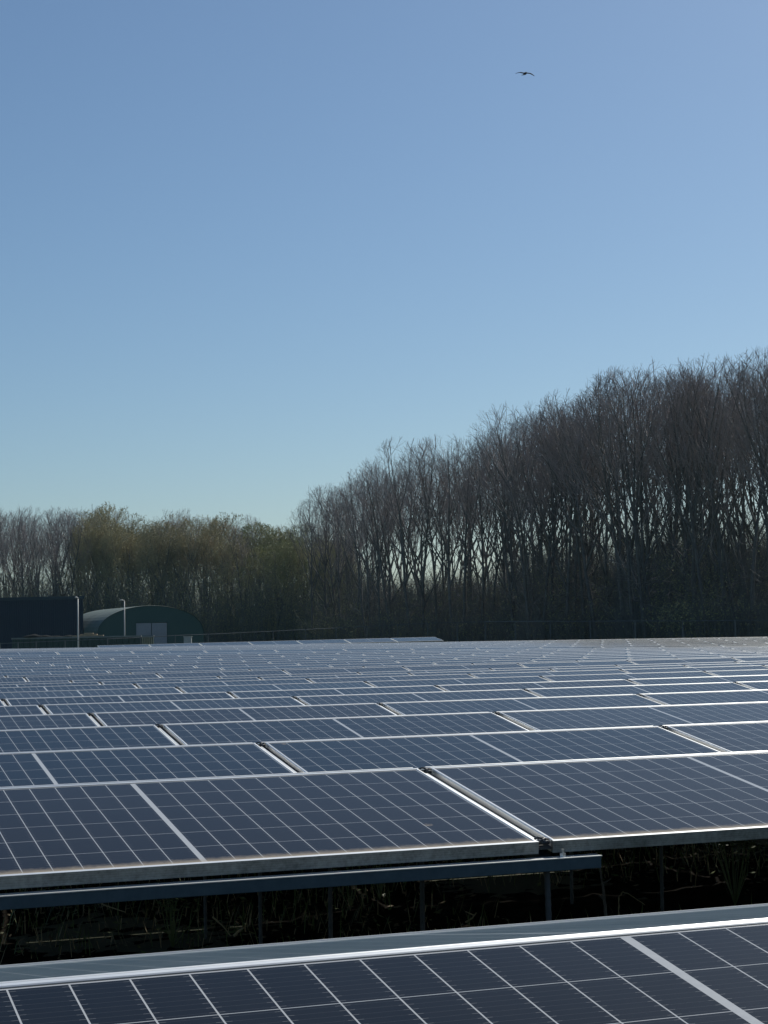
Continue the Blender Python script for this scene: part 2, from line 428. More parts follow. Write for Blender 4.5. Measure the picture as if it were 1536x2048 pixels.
# ------------------------------------------------------------------ mounting rack of the first table
rack = tag(empty('mounting_rack', E1*0 + E2*5.2), 'steel rack with blue-grey front beam and thin posts under the grimy panels', 'mounting rack')
def rb(mb, name, mat, smooth=False, bevel=0):
    o = mb.build(name, mat, None, smooth, bevel); o.parent = rack; o.matrix_parent_inverse = Matrix.Translation(-rack.location); return o
d_low = row_ds[1] - 1.0195                                   # lower edge of the first row
zlow = row_z(row_ds[1], 1) - 1.031*math.sin(TILT)
def obox(a0, a1, d0, d1, z0, z1):
    m = MB(); m.box((a0, d0, z0), (a1, d1, z1))
    m.v = [tuple(E1*p[0] + E2*p[1] + UPZ*p[2]) for p in m.v]; return m
# right end of the beam under photo pixel 1182
bm_ = obox(-3.5, 2.525, d_low - .044, d_low + .006, zlow - .084, zlow - .048)
rb(bm_, 'front_beam', M['steel'], bevel=.002)
rb(obox(-3.5, 2.527, d_low - .047, d_low + .006, zlow - .0478, zlow - .0452), 'beam_glint_strip', M['alu'])  # pale strip added to catch sun as the beam's bright top line
ap = 2.365
for ka in (0, 1, 2):
    for j in range(0, 5):
        a, d = ap + ka*LMOD, d_low + .01 + j*1.0785
        h = (zlow - .085) if j % 2 == 0 else (row_z(d, a) - .09)
        px, py = pix(E1*a + E2*d + UPZ*.5)
        if px < -60 or px > 1600: continue
        p = MB(); pts = []; rad = []
        q = E1*a + E2*d; lean = (rng.uniform(-.012, .012), rng.uniform(-.012, .012))
        n = 60 if j < 3 else 24
        for i in range(n + 1):
            pts.append((q.x + lean[0]*(1 - i/n), q.y + lean[1]*(1 - i/n), -.05 + (h + .05)*i/n)); rad.append(.0085 + (.0012 if i % 2 else 0))
        p.tube(pts, rad, 8); rb(p, 'post', M['rod'], True)
for ka in (-1, 0, 1, 2):
    a = ap + ka*LMOD + .02
    m = MB(); pr = []
    for j in range(0, 8):
        d = d_low + .02 + j*1.0785; z = (zlow if j % 2 == 0 else row_z(d, a)) - .055
        pr.append([tuple(E1*(a + dx) + E2*d + UPZ*(z + dz)) for dx, dz in ((-.02, -.03), (.02, -.03), (.02, 0), (-.02, 0))])
    m.quadstrip(pr); rb(m, 'rafter', M['steel'])
b = MB(); bp = E1*2.405 + E2*(d_low - .022) + UPZ*(zlow - .0452)
b.tube([bp, bp + UPZ*.012], .010, 6); b.tube([bp + UPZ*.012, bp + UPZ*.024], .005, 8); rb(b, 'bolt', M['zinc'])

exec_marks = []
# ------------------------------------------------------------------ weeds in the dark gap
wr = random.Random(21)
def scatter_point():
    d = wr.uniform(7.2, 13.2); a = wr.uniform(-1.5 + .1*d, .64*d + 1.5); return a, d
cover = MB()
def leafquad(mb, p, s, up=.5, mi=0):
    t = wr.uniform(0, 6.28); u = Vector((math.cos(t), math.sin(t), wr.uniform(-.3, up))).normalized()
    v = u.cross(Vector((wr.uniform(-.5, .5), wr.uniform(-.5, .5), 1))).normalized()
    mb.poly([p, p + u*s*.45 + v*s*.24, p + u*s, p + u*s*.5 - v*s*.24], mi)
for _ in range(17000):
    a, d = scatter_point(); p = E1*a + E2*d; p.z = soil_z(a, d) + wr.uniform(0, .035)
    cl = math.sin(a*1.7 + d) + math.sin(a*.8 - d*1.9) + wr.uniform(-1, 1)
    if cl < -.1: continue
    if wr.random() < .55: leafquad(cover, p, wr.uniform(.02, .06), .5, 1 if wr.random() < .6 else 0)
    else:
        t = wr.uniform(0, 6.28); h = wr.uniform(.03, .16); q = p + Vector((math.cos(t)*h*.5, math.sin(t)*h*.5, h)); s_ = Vector((-math.sin(t), math.cos(t), 0))*.0022
        mid = (p + q)/2 + Vector((0, 0, h*.12))
        cover.poly([p - s_, p + s_, mid + s_, mid - s_], 0 if wr.random() < .6 else 2); cover.poly([mid - s_, mid + s_, q], 0)
tag(cover.build('ground_cover', [M['weed'], M['litter'], M['straw']]), 'leaf litter, moss and short grass on the dark soil under the panels', 'ground cover', kind='stuff')

def ground_at(px, py, z=0.03):
    d = ray(px, py); return Vector((0, 0, CAMH)) + d*((z - CAMH)/d.z)
def leafy_weed(px, py, h, n, spread, label, lsize=.05):
    b = ground_at(px, py); root = tag(empty('weed_plant', b), label, 'weed')
    st = MB(); lf = MB()
    for i in range(n):
        t = wr.uniform(0, 6.28); rr = spread*wr.uniform(.2, 1); hh = h*wr.uniform(.6, 1)
        tip = Vector((math.cos(t)*rr, math.sin(t)*rr, hh)); mid = tip*.5 + Vector((0, 0, hh*.15))
        bend = Vector((wr.gauss(0, .03), wr.gauss(0, .03), hh*.12)); mid = mid + bend
        st.tube([(0, 0, 0), mid*.5 + bend*.3, mid, mid.lerp(tip, .55) + bend*.35, tip - UPZ*hh*.08], [.0025, .0022, .002, .0015, .001], 5)
        for j in range(7):
            f = wr.uniform(.35, 1); p = (mid*(2*f) if f < .5 else mid.lerp(tip, 2*f - 1))
            leafquad(lf, p, lsize*wr.uniform(.6, 1.3), .3)
    st.build('stem', M['weed'], root); lf.build('leaves', M['weed'], root)
leafy_weed(1470, 1812, .62, 20, .34, 'leafy green bramble weed in the gap at the right edge', .075)
leafy_weed(345, 1895, .30, 14, .14, 'small-leaved green weed in the gap, low on the left', .032)
leafy_weed(700, 1822, .30, 8, .12, 'thin green weed beside a post in the middle of the gap', .035)
leafy_weed(760, 1800, .40, 8, .16, 'tall wispy weed in the gap left of a threaded post', .03)
def stalk(pts, r0, label, mat='straw', extra=None):
    P = [Vector(p) for p in pts]; root = empty('dry_stalk', P[0]); tag(root, label, 'dead stalk', 'dead stalks in the gap')
    m = MB(); pp = [p - P[0] for p in P]; sm = []
    for i in range(len(pp) - 1):
        for k in range(4):
            sm.append(pp[i].lerp(pp[i+1], k/4) + Vector((wr.uniform(-1, 1), wr.uniform(-1, 1), wr.uniform(-1, 1)))*.002)
    sm.append(pp[-1]); n = len(sm)
    m.tube(sm, [r0*(1 - .6*i/n) for i in range(n)], 6); m.build('stem', M[mat], root, True)
    if extra:
        m = MB()
        for e in extra: m.tube([Vector(q) - P[0] for q in e], [r0*.7, r0*.4], 5)
        m.build('side_twig', M[mat], root, True)
    return root
def gp(px, py, Y): return at(px, py, Y)
stalk([gp(1237, 1830, 9.6), gp(1238, 1795, 9.6), gp(1245, 1784, 9.6), gp(1262, 1790, 9.55), gp(1290, 1810, 9.5)], .004, 'dry stalk bent over like a hook right of the beam end')
stalk([gp(930, 1845, 9.4), gp(945, 1836, 9.4), gp(953, 1825, 9.4)], .006, 'short forked straw lying near the middle of the gap', extra=[[gp(949, 1831, 9.4), gp(931, 1823, 9.45)]])
stalk([gp(424, 1833, 9.2), gp(445, 1851, 9.2), gp(462, 1872, 9.15)], .005, 'long straight straw leaning left of a reddish dead leaf')
stalk([gp(467, 1872, 9.15), gp(478, 1862, 9.15), gp(487, 1856, 9.1)], .008, 'short thick pale straw low in the left half of the gap')
stalk([gp(1212, 1835, 9.5), gp(1208, 1790, 9.6), gp(1202, 1745, 9.7), gp(1192, 1705, 9.8)], .009, 'dark bare stem rising right beside the end of the blue-grey beam', 'bark', extra=[[gp(1205, 1768, 9.65), gp(1222, 1758, 9.6)], [gp(1209, 1800, 9.6), gp(1198, 1790, 9.6)]])
stalk([gp(180, 1795, 9.7), gp(215, 1812, 9.6), gp(250, 1824, 9.5)], .005, 'thin runner stem hanging under the beam at the left')

# ------------------------------------------------------------------ trees
def gen_tree(seed, H, limbs=9, leaf=None, fork=.36, wide=.20, low=4, dens=1.0, stems=1):
    """tall winter tree: a trunk that breaks up into steep limbs, whose twigs end on a rounded crown outline"""
    rd = random.Random(seed); T = MB(); K = MB()
    cz, ax, az_ = H*.62, H*wide, H*.385
    lean = Vector((rd.gauss(0, .03), rd.gauss(0, .03), 0))
    def reach(p, d):
        """distance from p along d to the crown outline"""
        q = Vector(((p.x - lean.x*p.z)/ax, (p.y - lean.y*p.z)/ax, (p.z - cz)/az_)); e = Vector((d.x/ax, d.y/ax, d.z/az_))
        a = e.dot(e); b = 2*q.dot(e); c = q.dot(q) - 1; dd = b*b - 4*a*c
        if dd <= 0: return 0
        return max(0, (-b + math.sqrt(dd))/(2*a))
    def walk(p, d, L, seg, jit, up):
        pts = [p.copy()]; dirs = []; dd = d.normalized()
        for i in range(seg):
            dd = (dd + Vector((rd.gauss(0, jit), rd.gauss(0, jit), rd.gauss(0, jit*.6))) + UPZ*up).normalized()
            p = p + dd*(L/seg); pts.append(p.copy()); dirs.append(dd.copy())
        return pts, dirs
    def off(pd, ang):
        side = pd.cross(UPZ if abs(pd.z) < .95 else Vector((1, 0, 0))).normalized(); side = Matrix.Rotation(rd.uniform(0, 6.283), 3, pd) @ side
        return pd*math.cos(ang) + side*math.sin(ang)
    def sub(pts, dirs, r0, r1, lev, n, t0):
        seg = len(dirs)
        for k in range(n):
            t = t0 + (1 - t0)*(k + rd.random())/n; x = min(t*seg, seg - 1e-4); i = int(x)
            q = pts[i].lerp(pts[i+1], x - i); d = off(dirs[i], R(rd.uniform(*((0, 0), (22, 46), (22, 48), (25, 55))[lev])))
            L = H*(0, .21, .09, .046)[lev]*rd.uniform(.6, 1.25)*(1.15 - .35*t)
            rc = reach(q, d)
            L = min(L, rc*rd.uniform(.85, 1.08) + H*.012)
            if L < H*.012: continue
            r = max((0, .020, .0105, .0065)[lev], (r0 + (r1 - r0)*t)*.5)
            sg = (0, 4, 3, 2)[lev]
            p2, d2 = walk(q, d, L, sg, (0, .09, .10, .12)[lev], (0, .10, .07, .03)[lev])
            re = (0, .010, .0065, .0042)[lev]
            (K).tube(p2, [r + (re - r)*a/sg for a in range(sg + 1)], 3, caps=False)
            if lev < 3: sub(p2, d2, r, re, lev + 1, max(1, int(round((0, 5.6, 3.6)[lev]*dens*rd.uniform(.75, 1.25)*min(1.3, L/(H*(0, .18, .08)[lev]))))), (0, .34, .2)[lev])
            if leaf and lev >= 2:
                for _ in range(leaf[1]):
                    f = rd.random(); qq = p2[0].lerp(p2[-1], f); s_ = leaf[2]*rd.uniform(.6, 1.4)
                    u = Vector((rd.gauss(0, 1), rd.gauss(0, 1), rd.gauss(0, 1))).normalized(); v = u.cross(Vector((rd.gauss(0, 1), rd.gauss(0, 1), rd.gauss(0, 1)))).normalized()
                    K.poly([qq, qq + u*s_ + v*s_*.5, qq + u*s_*2, qq + u*s_ - v*s_*.5], 1)
    for st in range(stems):
        a = rd.uniform(0, 6.28); o_ = Vector((math.cos(a), math.sin(a), 0))*(.25 if stems > 1 else 0)
        fh = H*fork*rd.uniform(.85, 1.15); r0 = H*.0088*(.75 if stems > 1 else 1)*rd.uniform(.85, 1.2)
        # trunk carries on as a leader to near the top
        pts, dirs = walk(o_ - UPZ*.2, (UPZ + lean*1.2 + o_*(.35 if stems > 1 else 0)).normalized(), H*.93, 12, .035, .03)
        T.tube(pts, [r0*(1.3 if i == 0 else 1)*(1 - .93*(i/12)**.9) + .012 for i in range(13)], 7, caps=False)
        sub(pts[5:], dirs[5:], r0*.5, .014, 1, int(7*dens), .2)
        n = limbs // stems
        for k in range(n):
            t = fork*.75 + (.80 - fork*.75)*(k + rd.random())/n; x = t/.93*12; i = min(11, int(x)); q = pts[i].lerp(pts[i+1], x - i)
            d = off(dirs[i], R(rd.uniform(20, 42)*(1.15 - .4*t)))
            L = max(H*.08, reach(q, (d + UPZ*.35).normalized())*rd.uniform(.86, 1.02)); r = r0*(1 - .85*t)*rd.uniform(.5, .85)
            p1, d1 = walk(q, d, L, 7, .06, .07)
            T.tube(p1, [r + (.013 - r)*(a_/7)**.8 for a_ in range(8)], 5, caps=False)
            sub(p1, d1, r, .013, 1, max(4, int(8.0*dens*L/(H*.38))), .36)
        for k in range(low):
            t = rd.uniform(.13, fork); x = t/.93*12; i = int(x); q = pts[i].lerp(pts[i+1], x - i)
            d = off(dirs[i], R(rd.uniform(50, 85))); L = H*rd.uniform(.08, .17); p1, d1 = walk(q, d, L, 5, .12, .05)
            T.tube(p1, [.03*(1 - .7*a_/5) for a_ in range(6)], 4, caps=False)
            for m_ in range(6):
                x = rd.uniform(1.2, 4.9); i = int(x); qq = p1[i].lerp(p1[i+1], x - i); p3, d3 = walk(qq, off(d1[i], R(rd.uniform(25, 60))), H*rd.uniform(.03, .07), 3, .15, .02)
                K.tube(p3, [.010, .008, .006, .004], 3, caps=False)
    return T, K
def make_tree(name, seed, H, tw, lm=None, **kw):
    T, K = gen_tree(seed, H, **kw)
    root = empty(name); T.build('trunk', M['bark'], root, True)
    K.build('crown', [M[tw]] + ([M[lm]] if lm else []), root)
    return root
bare = []
for s in range(10):
    bare.append(make_tree('bare_tree', 100 + s, 18.0, 'twig', limbs=(9, 12, 8, 11, 10)[s % 5], fork=(.36, .30, .42, .26, .38)[s % 5], wide=(.19, .235, .17, .22, .205)[s % 5], low=(4, 7, 3, 6, 5)[s % 5], dens=(.92, .80, .95, .76, .86)[s % 5], stems=(2 if s in (3, 6) else 1)))
bud = []
for s, (lm, nl, sz) in enumerate([('leaf_olive', 6, .05), ('leaf_green', 8, .052), ('leaf_russet', 6, .046), ('leaf_olive', 7, .048)]):
    bud.append(make_tree('budding_tree', 300 + s, 15.0, 'twig_olive', lm, limbs=13, fork=.20, wide=.24, low=8, dens=1.05, leaf=(lm, nl, sz)))
usedt = set()
def put_tree(proto, x, y, H, H0, label, group, z=0.0):
    o = proto if proto.name not in usedt else copy_tree(proto); usedt.add(proto.name)
    s = H/H0; o.location = (x, y, z); o.rotation_euler = (R(tr.gauss(0, 2.2)), R(tr.gauss(0, 2.2)), tr.uniform(0, 6.28))
    w_ = tr.uniform(.9, 1.12); o.scale = (s*w_, s*w_, s)
    return tag(o, label, 'tree', group)
tr = random.Random(8)
# edge of the right-hand wood: photo column, distance ahead
edge = [(1700, 100), (1536, 107), (1400, 110), (1250, 116), (1200, 126), (1060, 131), (1000, 146), (900, 154), (800, 160), (740, 168), (680, 178), (640, 182)]
tops = [(600, 1010), (640, 978), (680, 962), (740, 925), (795, 905), (805, 893), (900, 878), (980, 868), (1010, 840), (1050, 808), (1215, 785), (1235, 745), (1330, 728), (1400, 742), (1470, 715), (1536, 700), (1800, 660)]
front = []
px = 622.0
while px < 1640:
    Y = interp([(q, y) for q, y in reversed(edge)], px)
    front.append((px, Y)); px += 27 + tr.uniform(-7, 9)
nf = len(front)
for k, (px, Y) in enumerate(front):
    Y += tr.uniform(-2, 2)
    tp = interp(tops, px) + (tr.uniform(0, 10) if px < 800 else tr.choice((-14, -8, -2, 6, 18, 36)) + tr.uniform(-4, 6))
    P = at(px, tp, Y); H = P.z
    if px > 1570: lab, grp = 'bare tall tree of the wood at the right border of the view', 'trees at the right border'
    else: lab, grp = 'tall bare tree at the front of the right-hand wood, ' + nth(k + 1) + ' from its left end', 'front trees of the right-hand wood'
    put_tree(bare[tr.randrange(9)], P.x, P.y, H, 18.0, lab, grp)
nb = 0
for row in range(1, 5):
    off = row*6.2
    px = 655.0 + row*14
    while px < 1650:
        Y = interp([(q, y) for q, y in reversed(edge)], px) + off*tr.uniform(.8, 1.25)*(1 if px > 800 else .8)
        tp = interp(tops, px) + (tr.uniform(0, 34) if px < 800 else tr.uniform(-8, 46)) + 3*row
        if 755 < px < 1010: tp += tr.uniform(0, 30)
        P = at(px, tp, Y)
        put_tree(bare[tr.randrange(9)], P.x, P.y, P.z, 18.0, 'bare tree standing deeper in the right-hand wood behind its front trees', 'trees deeper in the right-hand wood')
        nb += 1; px += (47 + tr.uniform(-12, 16)) * (1.25 if 755 < px < 1010 else 1)
# left wood
ltops = [(-60, 1015), (0, 1022), (60, 1026), (120, 1025), (180, 1015), (210, 1013), (250, 1035), (280, 1052), (330, 1030), (360, 1022), (400, 1040), (470, 1035), (520, 1055), (560, 1060), (600, 1048), (660, 1060), (760, 1090)]
k = 0
for row in range(4):
    px = -40.0 + row*11
    while px < 700:
        Y = 196 + row*6.5 + tr.uniform(-2, 2)
        tp = interp(ltops, px) + tr.uniform(-14, 12) + row*2
        green = px > 150 and (row < 2) and tr.random() < .8
        if row == 0 and px > 150: tp += 26
        P = at(px, tp, Y)
        if green:
            v = 2 if 330 < px < 470 and tr.random() < .75 else (1 if px > 500 and tr.random() < .7 else (0 if tr.random() < .5 else 3))
            kind = {0: 'olive budding', 1: 'fresh green budding', 2: 'russet brown', 3: 'olive budding'}[v]
            if row == 0:
                k += 1; lab, grp = kind + ' tree behind the sheds, ' + nth(k) + ' budding tree from the left', 'budding trees behind the sheds'
            else: lab, grp = kind + ' tree in the second rank of the left-hand wood', kind + ' trees of the second rank'
            put_tree(bud[v], P.x, P.y, P.z, 15.0, lab, grp)
        else:
            if row == 0: lab, grp = ('bare purplish tree above the navy hall at the far left', 'bare trees above the navy hall')
            else: lab, grp = 'bare tree in the back ranks of the left-hand wood', 'bare trees in the back of the left-hand wood'
            put_tree(bare[tr.randrange(9)], P.x, P.y, P.z, 18.0, lab, grp)
        px += 33 + tr.uniform(-7, 9)
for p in bare + bud:
    if p.name not in usedt:
        for ch in list(p.children): bpy.data.objects.remove(ch, do_unlink=True)
        bpy.data.objects.remove(p, do_unlink=True)

# undergrowth: thicket along the foot of both woods
ug = random.Random(77); U = MB()
def bush_stem(x, y, h, leafy, dense=1.0):
    t = ug.uniform(0, 6.28); l = h*ug.uniform(.03, .25)
    p0 = Vector((x, y, 0)); p2 = Vector((x + math.cos(t)*l, y + math.sin(t)*l, h)); p1 = p0.lerp(p2, .5) + Vector((0, 0, h*.08))
    U.tube([p0, p1, p2], [.024, .016, .006], 3, caps=False)
    for _ in range(int((5 + h*4)*dense)):
        f = ug.uniform(.15, 1); q = p0.lerp(p1, f*2) if f < .5 else p1.lerp(p2, f*2 - 1)
        a = ug.uniform(0, 6.28); L = ug.uniform(.35, 1.2); e = q + Vector((math.cos(a)*L, math.sin(a)*L, L*ug.uniform(.2, 1.6)))
        w_ = Vector((-math.sin(a), math.cos(a), 0))*.009
        U.poly([q - w_, q + w_, e]); U.poly([q - UPZ*.009, q + UPZ*.009, e])
        for _ in range(2):
            f2 = ug.uniform(.3, .9); q2 = q.lerp(e, f2); b = a + ug.uniform(-1.2, 1.2); L2 = L*ug.uniform(.3, .6)
            e2 = q2 + Vector((math.cos(b)*L2, math.sin(b)*L2, L2*ug.uniform(.3, 1.8))); U.poly([q2 - w_*.6, q2 + w_*.6, e2])
        if leafy:
            for _ in range(4):
                c_ = q.lerp(e, ug.uniform(.3, 1.1)); s = ug.uniform(.03, .07)
                u = Vector((ug.gauss(0, 1), ug.gauss(0, 1), ug.gauss(0, 1))).normalized(); v = u.cross(Vector((ug.gauss(0, 1), ug.gauss(0, 1), 1))).normalized()
                U.poly([c_, c_ + u*s + v*s*.5, c_ + u*s*2, c_ + u*s - v*s*.5], 1)
EDG = [(q, y) for q, y in reversed(edge)]
for _ in range(4600):                       # brambles and saplings at the edge of the right-hand wood
    px = ug.uniform(600, 1620); Y = interp(EDG, px) + ug.uniform(-4, 22)
    P = at(px, 1270, Y); h = ug.uniform(1.0, 3.0) if ug.random() < .6 else ug.uniform(3, 6)
    if Y < interp(EDG, px): h = min(h, 2.4)
    bush_stem(P.x, P.y, h, ug.random() < (.5 if px < 720 or 1280 < px < 1440 else .18))
for _ in range(5600):                       # young stems inside the wood
    px = ug.uniform(640, 1640); Y = interp(EDG, px) + ug.uniform(6, 60)
    P = at(px, 1270, Y); h = ug.uniform(4, 9.5)
    if 760 < px < 1010: h = ug.uniform(3, 7.2)
    bush_stem(P.x, P.y, h, ug.random() < .12, .8)
for _ in range(4200):
    px = ug.uniform(-40, 720); Y = ug.uniform(188, 226); P = at(px, 1270, Y)
    bush_stem(P.x, P.y, ug.uniform(1.5, 9), ug.random() < (.25 if px < 160 else .7), .9)
tag(U.build('undergrowth', [M['brush'], M['brush_green']]), 'dark tangled brushwood along the foot of the woods', 'undergrowth', kind='stuff')

# ------------------------------------------------------------------ buildings on the left
def gz(px, Y): return at(px, 1270, Y)
hall = tag(empty('hall', gz(80, 152)), 'plain navy blue flat-roofed hall at the far left edge', 'hall')
hall.location.z = 0
def local(root, mb, name, mat, smooth=False, bevel=0):
    mb.v = [tuple(Vector(v) - Vector(root.location)) for v in mb.v]; return mb.build(name, mat, root, smooth, bevel)
xr_ = at(166, 1192, 150); xl_ = at(-140, 1198, 150)
m = MB(); ztop = xr_.z
# ribbed wall sheeting
def ribbed(mb, p, q, z0, z1, n, depth):
    d = (q - p); nrm = Vector((d.y, -d.x, 0)).normalized(); pts = []
    for i in range(n):
        for f, o_ in ((0, 0), (.35, 0), (.45, depth), (.9, depth)):
            pts.append(p + d*((i + f)/n) + nrm*o_)
    pts.append(q)
    mb.quadstrip([[(v.x, v.y, z0) for v in pts], [(v.x, v.y, z1) for v in pts]], closed=False, caps=False)
A_ = Vector((xl_.x, xl_.y, 0)); B_ = Vector((xr_.x, xr_.y, 0))
C_ = B_ + E2*26; D_ = A_ + E2*26
ribbed(m, A_, B_, 0, ztop - .25, 70, .012); ribbed(m, B_, C_, 0, ztop - .25, 120, .012); ribbed(m, C_, D_, 0, ztop - .25, 70, .012); ribbed(m, D_, A_, 0, ztop - .25, 120, .012)
local(hall, m, 'wall', M['navy'])
m = MB()
def prism(mb, pts, z0, z1): mb.quadstrip([[(p.x, p.y, z0) for p in pts], [(p.x, p.y, z1) for p in pts]])
o_ = .12
prism(m, [A_ + Vector((-o_, -o_, 0)), B_ + Vector((o_, -o_, 0)), C_ + Vector((o_, o_, 0)), D_ + Vector((-o_, o_, 0))], ztop - .25, ztop)
local(hall, m, 'roof', M['navy_trim'])

shed = tag(empty('arched_shed', gz(302, 146)), 'low green arched sheet-metal shed with grey double doors', 'shed')
shed.location.z = 0
SC = Vector((shed.location.x, shed.location.y, 0)); SW = 4.35; SH = at(302, 1211.5, 146).z; wallh = 1.75
def arch(o_, n=24):
    pts = []
    for i in range(n + 1):
        t = math.pi*(1 - i/n); pts.append((SW*o_*math.cos(t), wallh + (SH*1 - wallh)*o_*math.sin(t)**.92))
    return pts
m = MB(); fr = [SC + E1*x + UPZ*z for x, z in [(-SW, 0)] + arch(1.0) + [(SW, 0)]]
DW, DH = 1.28, at(300, 1245, 146).z; DC = (303.5 - 302)/FPX*146
# front wall with an opening for the doors
def zarch(x):
    t = math.acos(max(-1, min(1, x/SW))); return wallh + (SH - wallh)*math.sin(t)**.92
xs = [-SW + .001, -4.2, -4.0, -3.6, -3.2, -2.6, -2.0, DC - DW]
for xa, xb in zip(xs, xs[1:]): m.poly([SC + E1*xa, SC + E1*xb, SC + E1*xb + UPZ*zarch(xb), SC + E1*xa + UPZ*zarch(xa)])
xs = [DC - DW, -.6, 0, .6, DC + DW]
for xa, xb in zip(xs, xs[1:]): m.poly([SC + E1*xa + UPZ*DH, SC + E1*xb + UPZ*DH, SC + E1*xb + UPZ*zarch(xb), SC + E1*xa + UPZ*zarch(xa)])
xs = [DC + DW, 2.0, 2.6, 3.2, 3.6, 4.0, 4.2, SW - .001]
for xa, xb in zip(xs, xs[1:]): m.poly([SC + E1*xa, SC + E1*xb, SC + E1*xb + UPZ*zarch(xb), SC + E1*xa + UPZ*zarch(xa)])
bk = E2*16
m.poly([p + bk for p in reversed(fr)])
for sx in (-SW, SW): m.poly([SC + E1*sx, SC + E1*sx + UPZ*wallh, SC + E1*sx + bk + UPZ*wallh, SC + E1*sx + bk])
local(shed, m, 'wall', M['shed'])
m = MB(); rings = []
nr = 81
for i in range(nr):
    rp = 1.006 + (.007 if i % 2 else 0)
    rings.append([tuple(SC + E1*x + UPZ*z + E2*(-.10 + 16.2*i/(nr-1))) for x, z in arch(rp)])
m.quadstrip(rings, closed=False, caps=False); local(shed, m, 'roof', M['shed_roof'])
for q in (-1, 1):
    m = MB(); x0, x1 = (DC - DW + .03, DC - .03) if q < 0 else (DC + .03, DC + DW - .03)
    pr = [SC + E1*x + E2*y for x, y in ((x0, .02), (x1, .02), (x1, .08), (x0, .08))]; prism(m, pr, .05, DH - .04)
    for zz in (.9, 1.8):
        prism(m, [SC + E1*x + E2*y for x, y in ((x0 + .05, 0), (x1 - .05, 0), (x1 - .05, .019), (x0 + .05, .019))], zz, zz + .1)
    local(shed, m, 'door', M['door'])
cab = at(375.5, 1274, 143)
cb = tag(empty('utility_cabinet', (cab.x, cab.y, 0)), 'small pale grey cabinet right of the shed doors', 'cabinet')
m = MB(); m.box((-.3, -.15, 0), (.3, .15, cab.z)); m.build('cabinet_body', M['cabinet'], cb, bevel=.02)
m = MB(); m.box((-.34, -.19, cab.z + .002), (.34, .19, cab.z + .05)); m.build('cabinet_lid', M['cabinet'], cb, bevel=.01)

# long green open container with planks and a tarpaulin heap on it
L0, L1 = at(25, 1276.5, 118), at(281, 1270, 116)
ct = tag(empty('container', ((L0.x + L1.x)/2, (L0.y + L1.y)/2, 0)), 'long dark green container with pale sunlit rim in front of navy hall', 'container')
hz = (L0.z + L1.z)/2; a0 = Vector((L0.x, L0.y, 0)); a1 = Vector((L1.x, L1.y, 0)); ud = (a1 - a0).normalized(); vd = Vector((-ud.y, ud.x, 0))
m = MB(); n = 22
ribbed(m, a0, a1, .1, hz - .1, n, .05); ribbed(m, a1, a1 + vd*2.3, .1, hz - .1, 6, .05); ribbed(m, a1 + vd*2.3, a0 + vd*2.3, .1, hz - .1, n, .05); ribbed(m, a0 + vd*2.3, a0, .1, hz - .1, 6, .05)
m.poly([p + UPZ*(hz - .12) for p in (a0, a1, a1 + vd*2.3, a0 + vd*2.3)])
local(ct, m, 'container_wall', M['skip'])
m = MB(); prism(m, [a0 - vd*.06 - ud*.06, a1 - vd*.06 + ud*.06, a1 + vd*.06 + ud*.06, a0 + vd*.06 - ud*.06], hz - .1, hz)
prism(m, [a0 + vd*2.24 - ud*.06, a1 + vd*2.24 + ud*.06, a1 + vd*2.36 + ud*.06, a0 + vd*2.36 - ud*.06], hz - .1, hz)
local(ct, m, 'rim', M['lip'])
for i, (px0, px1, lift, dv, lab) in enumerate([(150, 205, .0, .4, 'long weathered plank lying on the green container rim, lowest of the pile'), (158, 192, .075, .55, 'brown plank in the middle of the pile on the green container'), (166, 184, .15, .5, 'short pale plank on top of the pile on the container'), (172, 197, .0, .9, 'grey plank behind the pile on the green container'), (140, 168, .0, .75, 'dark plank end left of the pile on the green container')]):
    p0 = at(px0, 1270, 117.2); p1 = at(px1, 1270, 117.2)
    r_ = tag(empty('plank', (p0.x, p0.y + dv, hz + lift + .005)), lab, 'plank', 'planks on the green container')
    m = MB(); L = p1.x - p0.x; m.box((0, -.15, 0), (L, .15, .07)); m.build('board', M['wood'], r_, bevel=.006); r_.rotation_euler = (0, 0, tr.uniform(-.05, .1))
h0 = at(38, 1274, 117.5); h1 = at(150, 1274, 117.5)
m = MB(); rings = []; nn = 26
for i in range(nn + 1):
    f = i/nn; w_ = .55*min(1, f*8, (1 - f)*8 + .05); hh = .6*(.10 + .20*math.exp(-((f - .25)/.18)**2) + .10*math.sin(f*9)**2*.6 + .05*math.sin(f*31))*min(1, f*9, (1 - f)*9 + .1)
    c_ = Vector((h0.x + (h1.x - h0.x)*f, h0.y + .6, hz))
    rings.append([tuple(c_ + Vector((0, w_*math.cos(t), max(0, hh*math.sin(t))))) for t in [math.pi*(1 - q/8) for q in range(9)]])
m.quadstrip(rings, closed=False, caps=False)
tag(m.build('tarpaulin_heap', M['heap'], None, True), 'low grey tarpaulin heap along the left of the container top', 'heap')

# lamp posts
def lamp(px, ytop, Y, label, arm):
    b = at(px, ytop, Y); r_ = tag(empty('street_lamp', (b.x, b.y, 0)), label, 'street lamp', 'lamp posts in front of the sheds')
    m = MB(); m.tube([(0, 0, 0), (0, 0, 1.2), (0, 0, b.z - .10)], [.06, .05, .038], 10); m.build('pole', M['pole'], r_, True)
    m = MB(); m.tube([(0, 0, b.z - .102), (arm*.15, 0, b.z - .03), (arm*.35, 0, b.z - .01)], [.045, .04, .035], 8); m.build('arm', M['pole'], r_, True)
    m = MB(); rr = []
    for f, w_, h_ in ((.3, .04, .03), (.5, .08, .05), (.95, .09, .05), (1.1, .04, .03)):
        rr.append([(arm*f, w_*math.cos(t), b.z - .01 + h_*math.sin(t)) for t in [2*math.pi*q/10 for q in range(10)]])
    m.quadstrip(rr); m.build('lamp_head', M['pole'], r_, True)
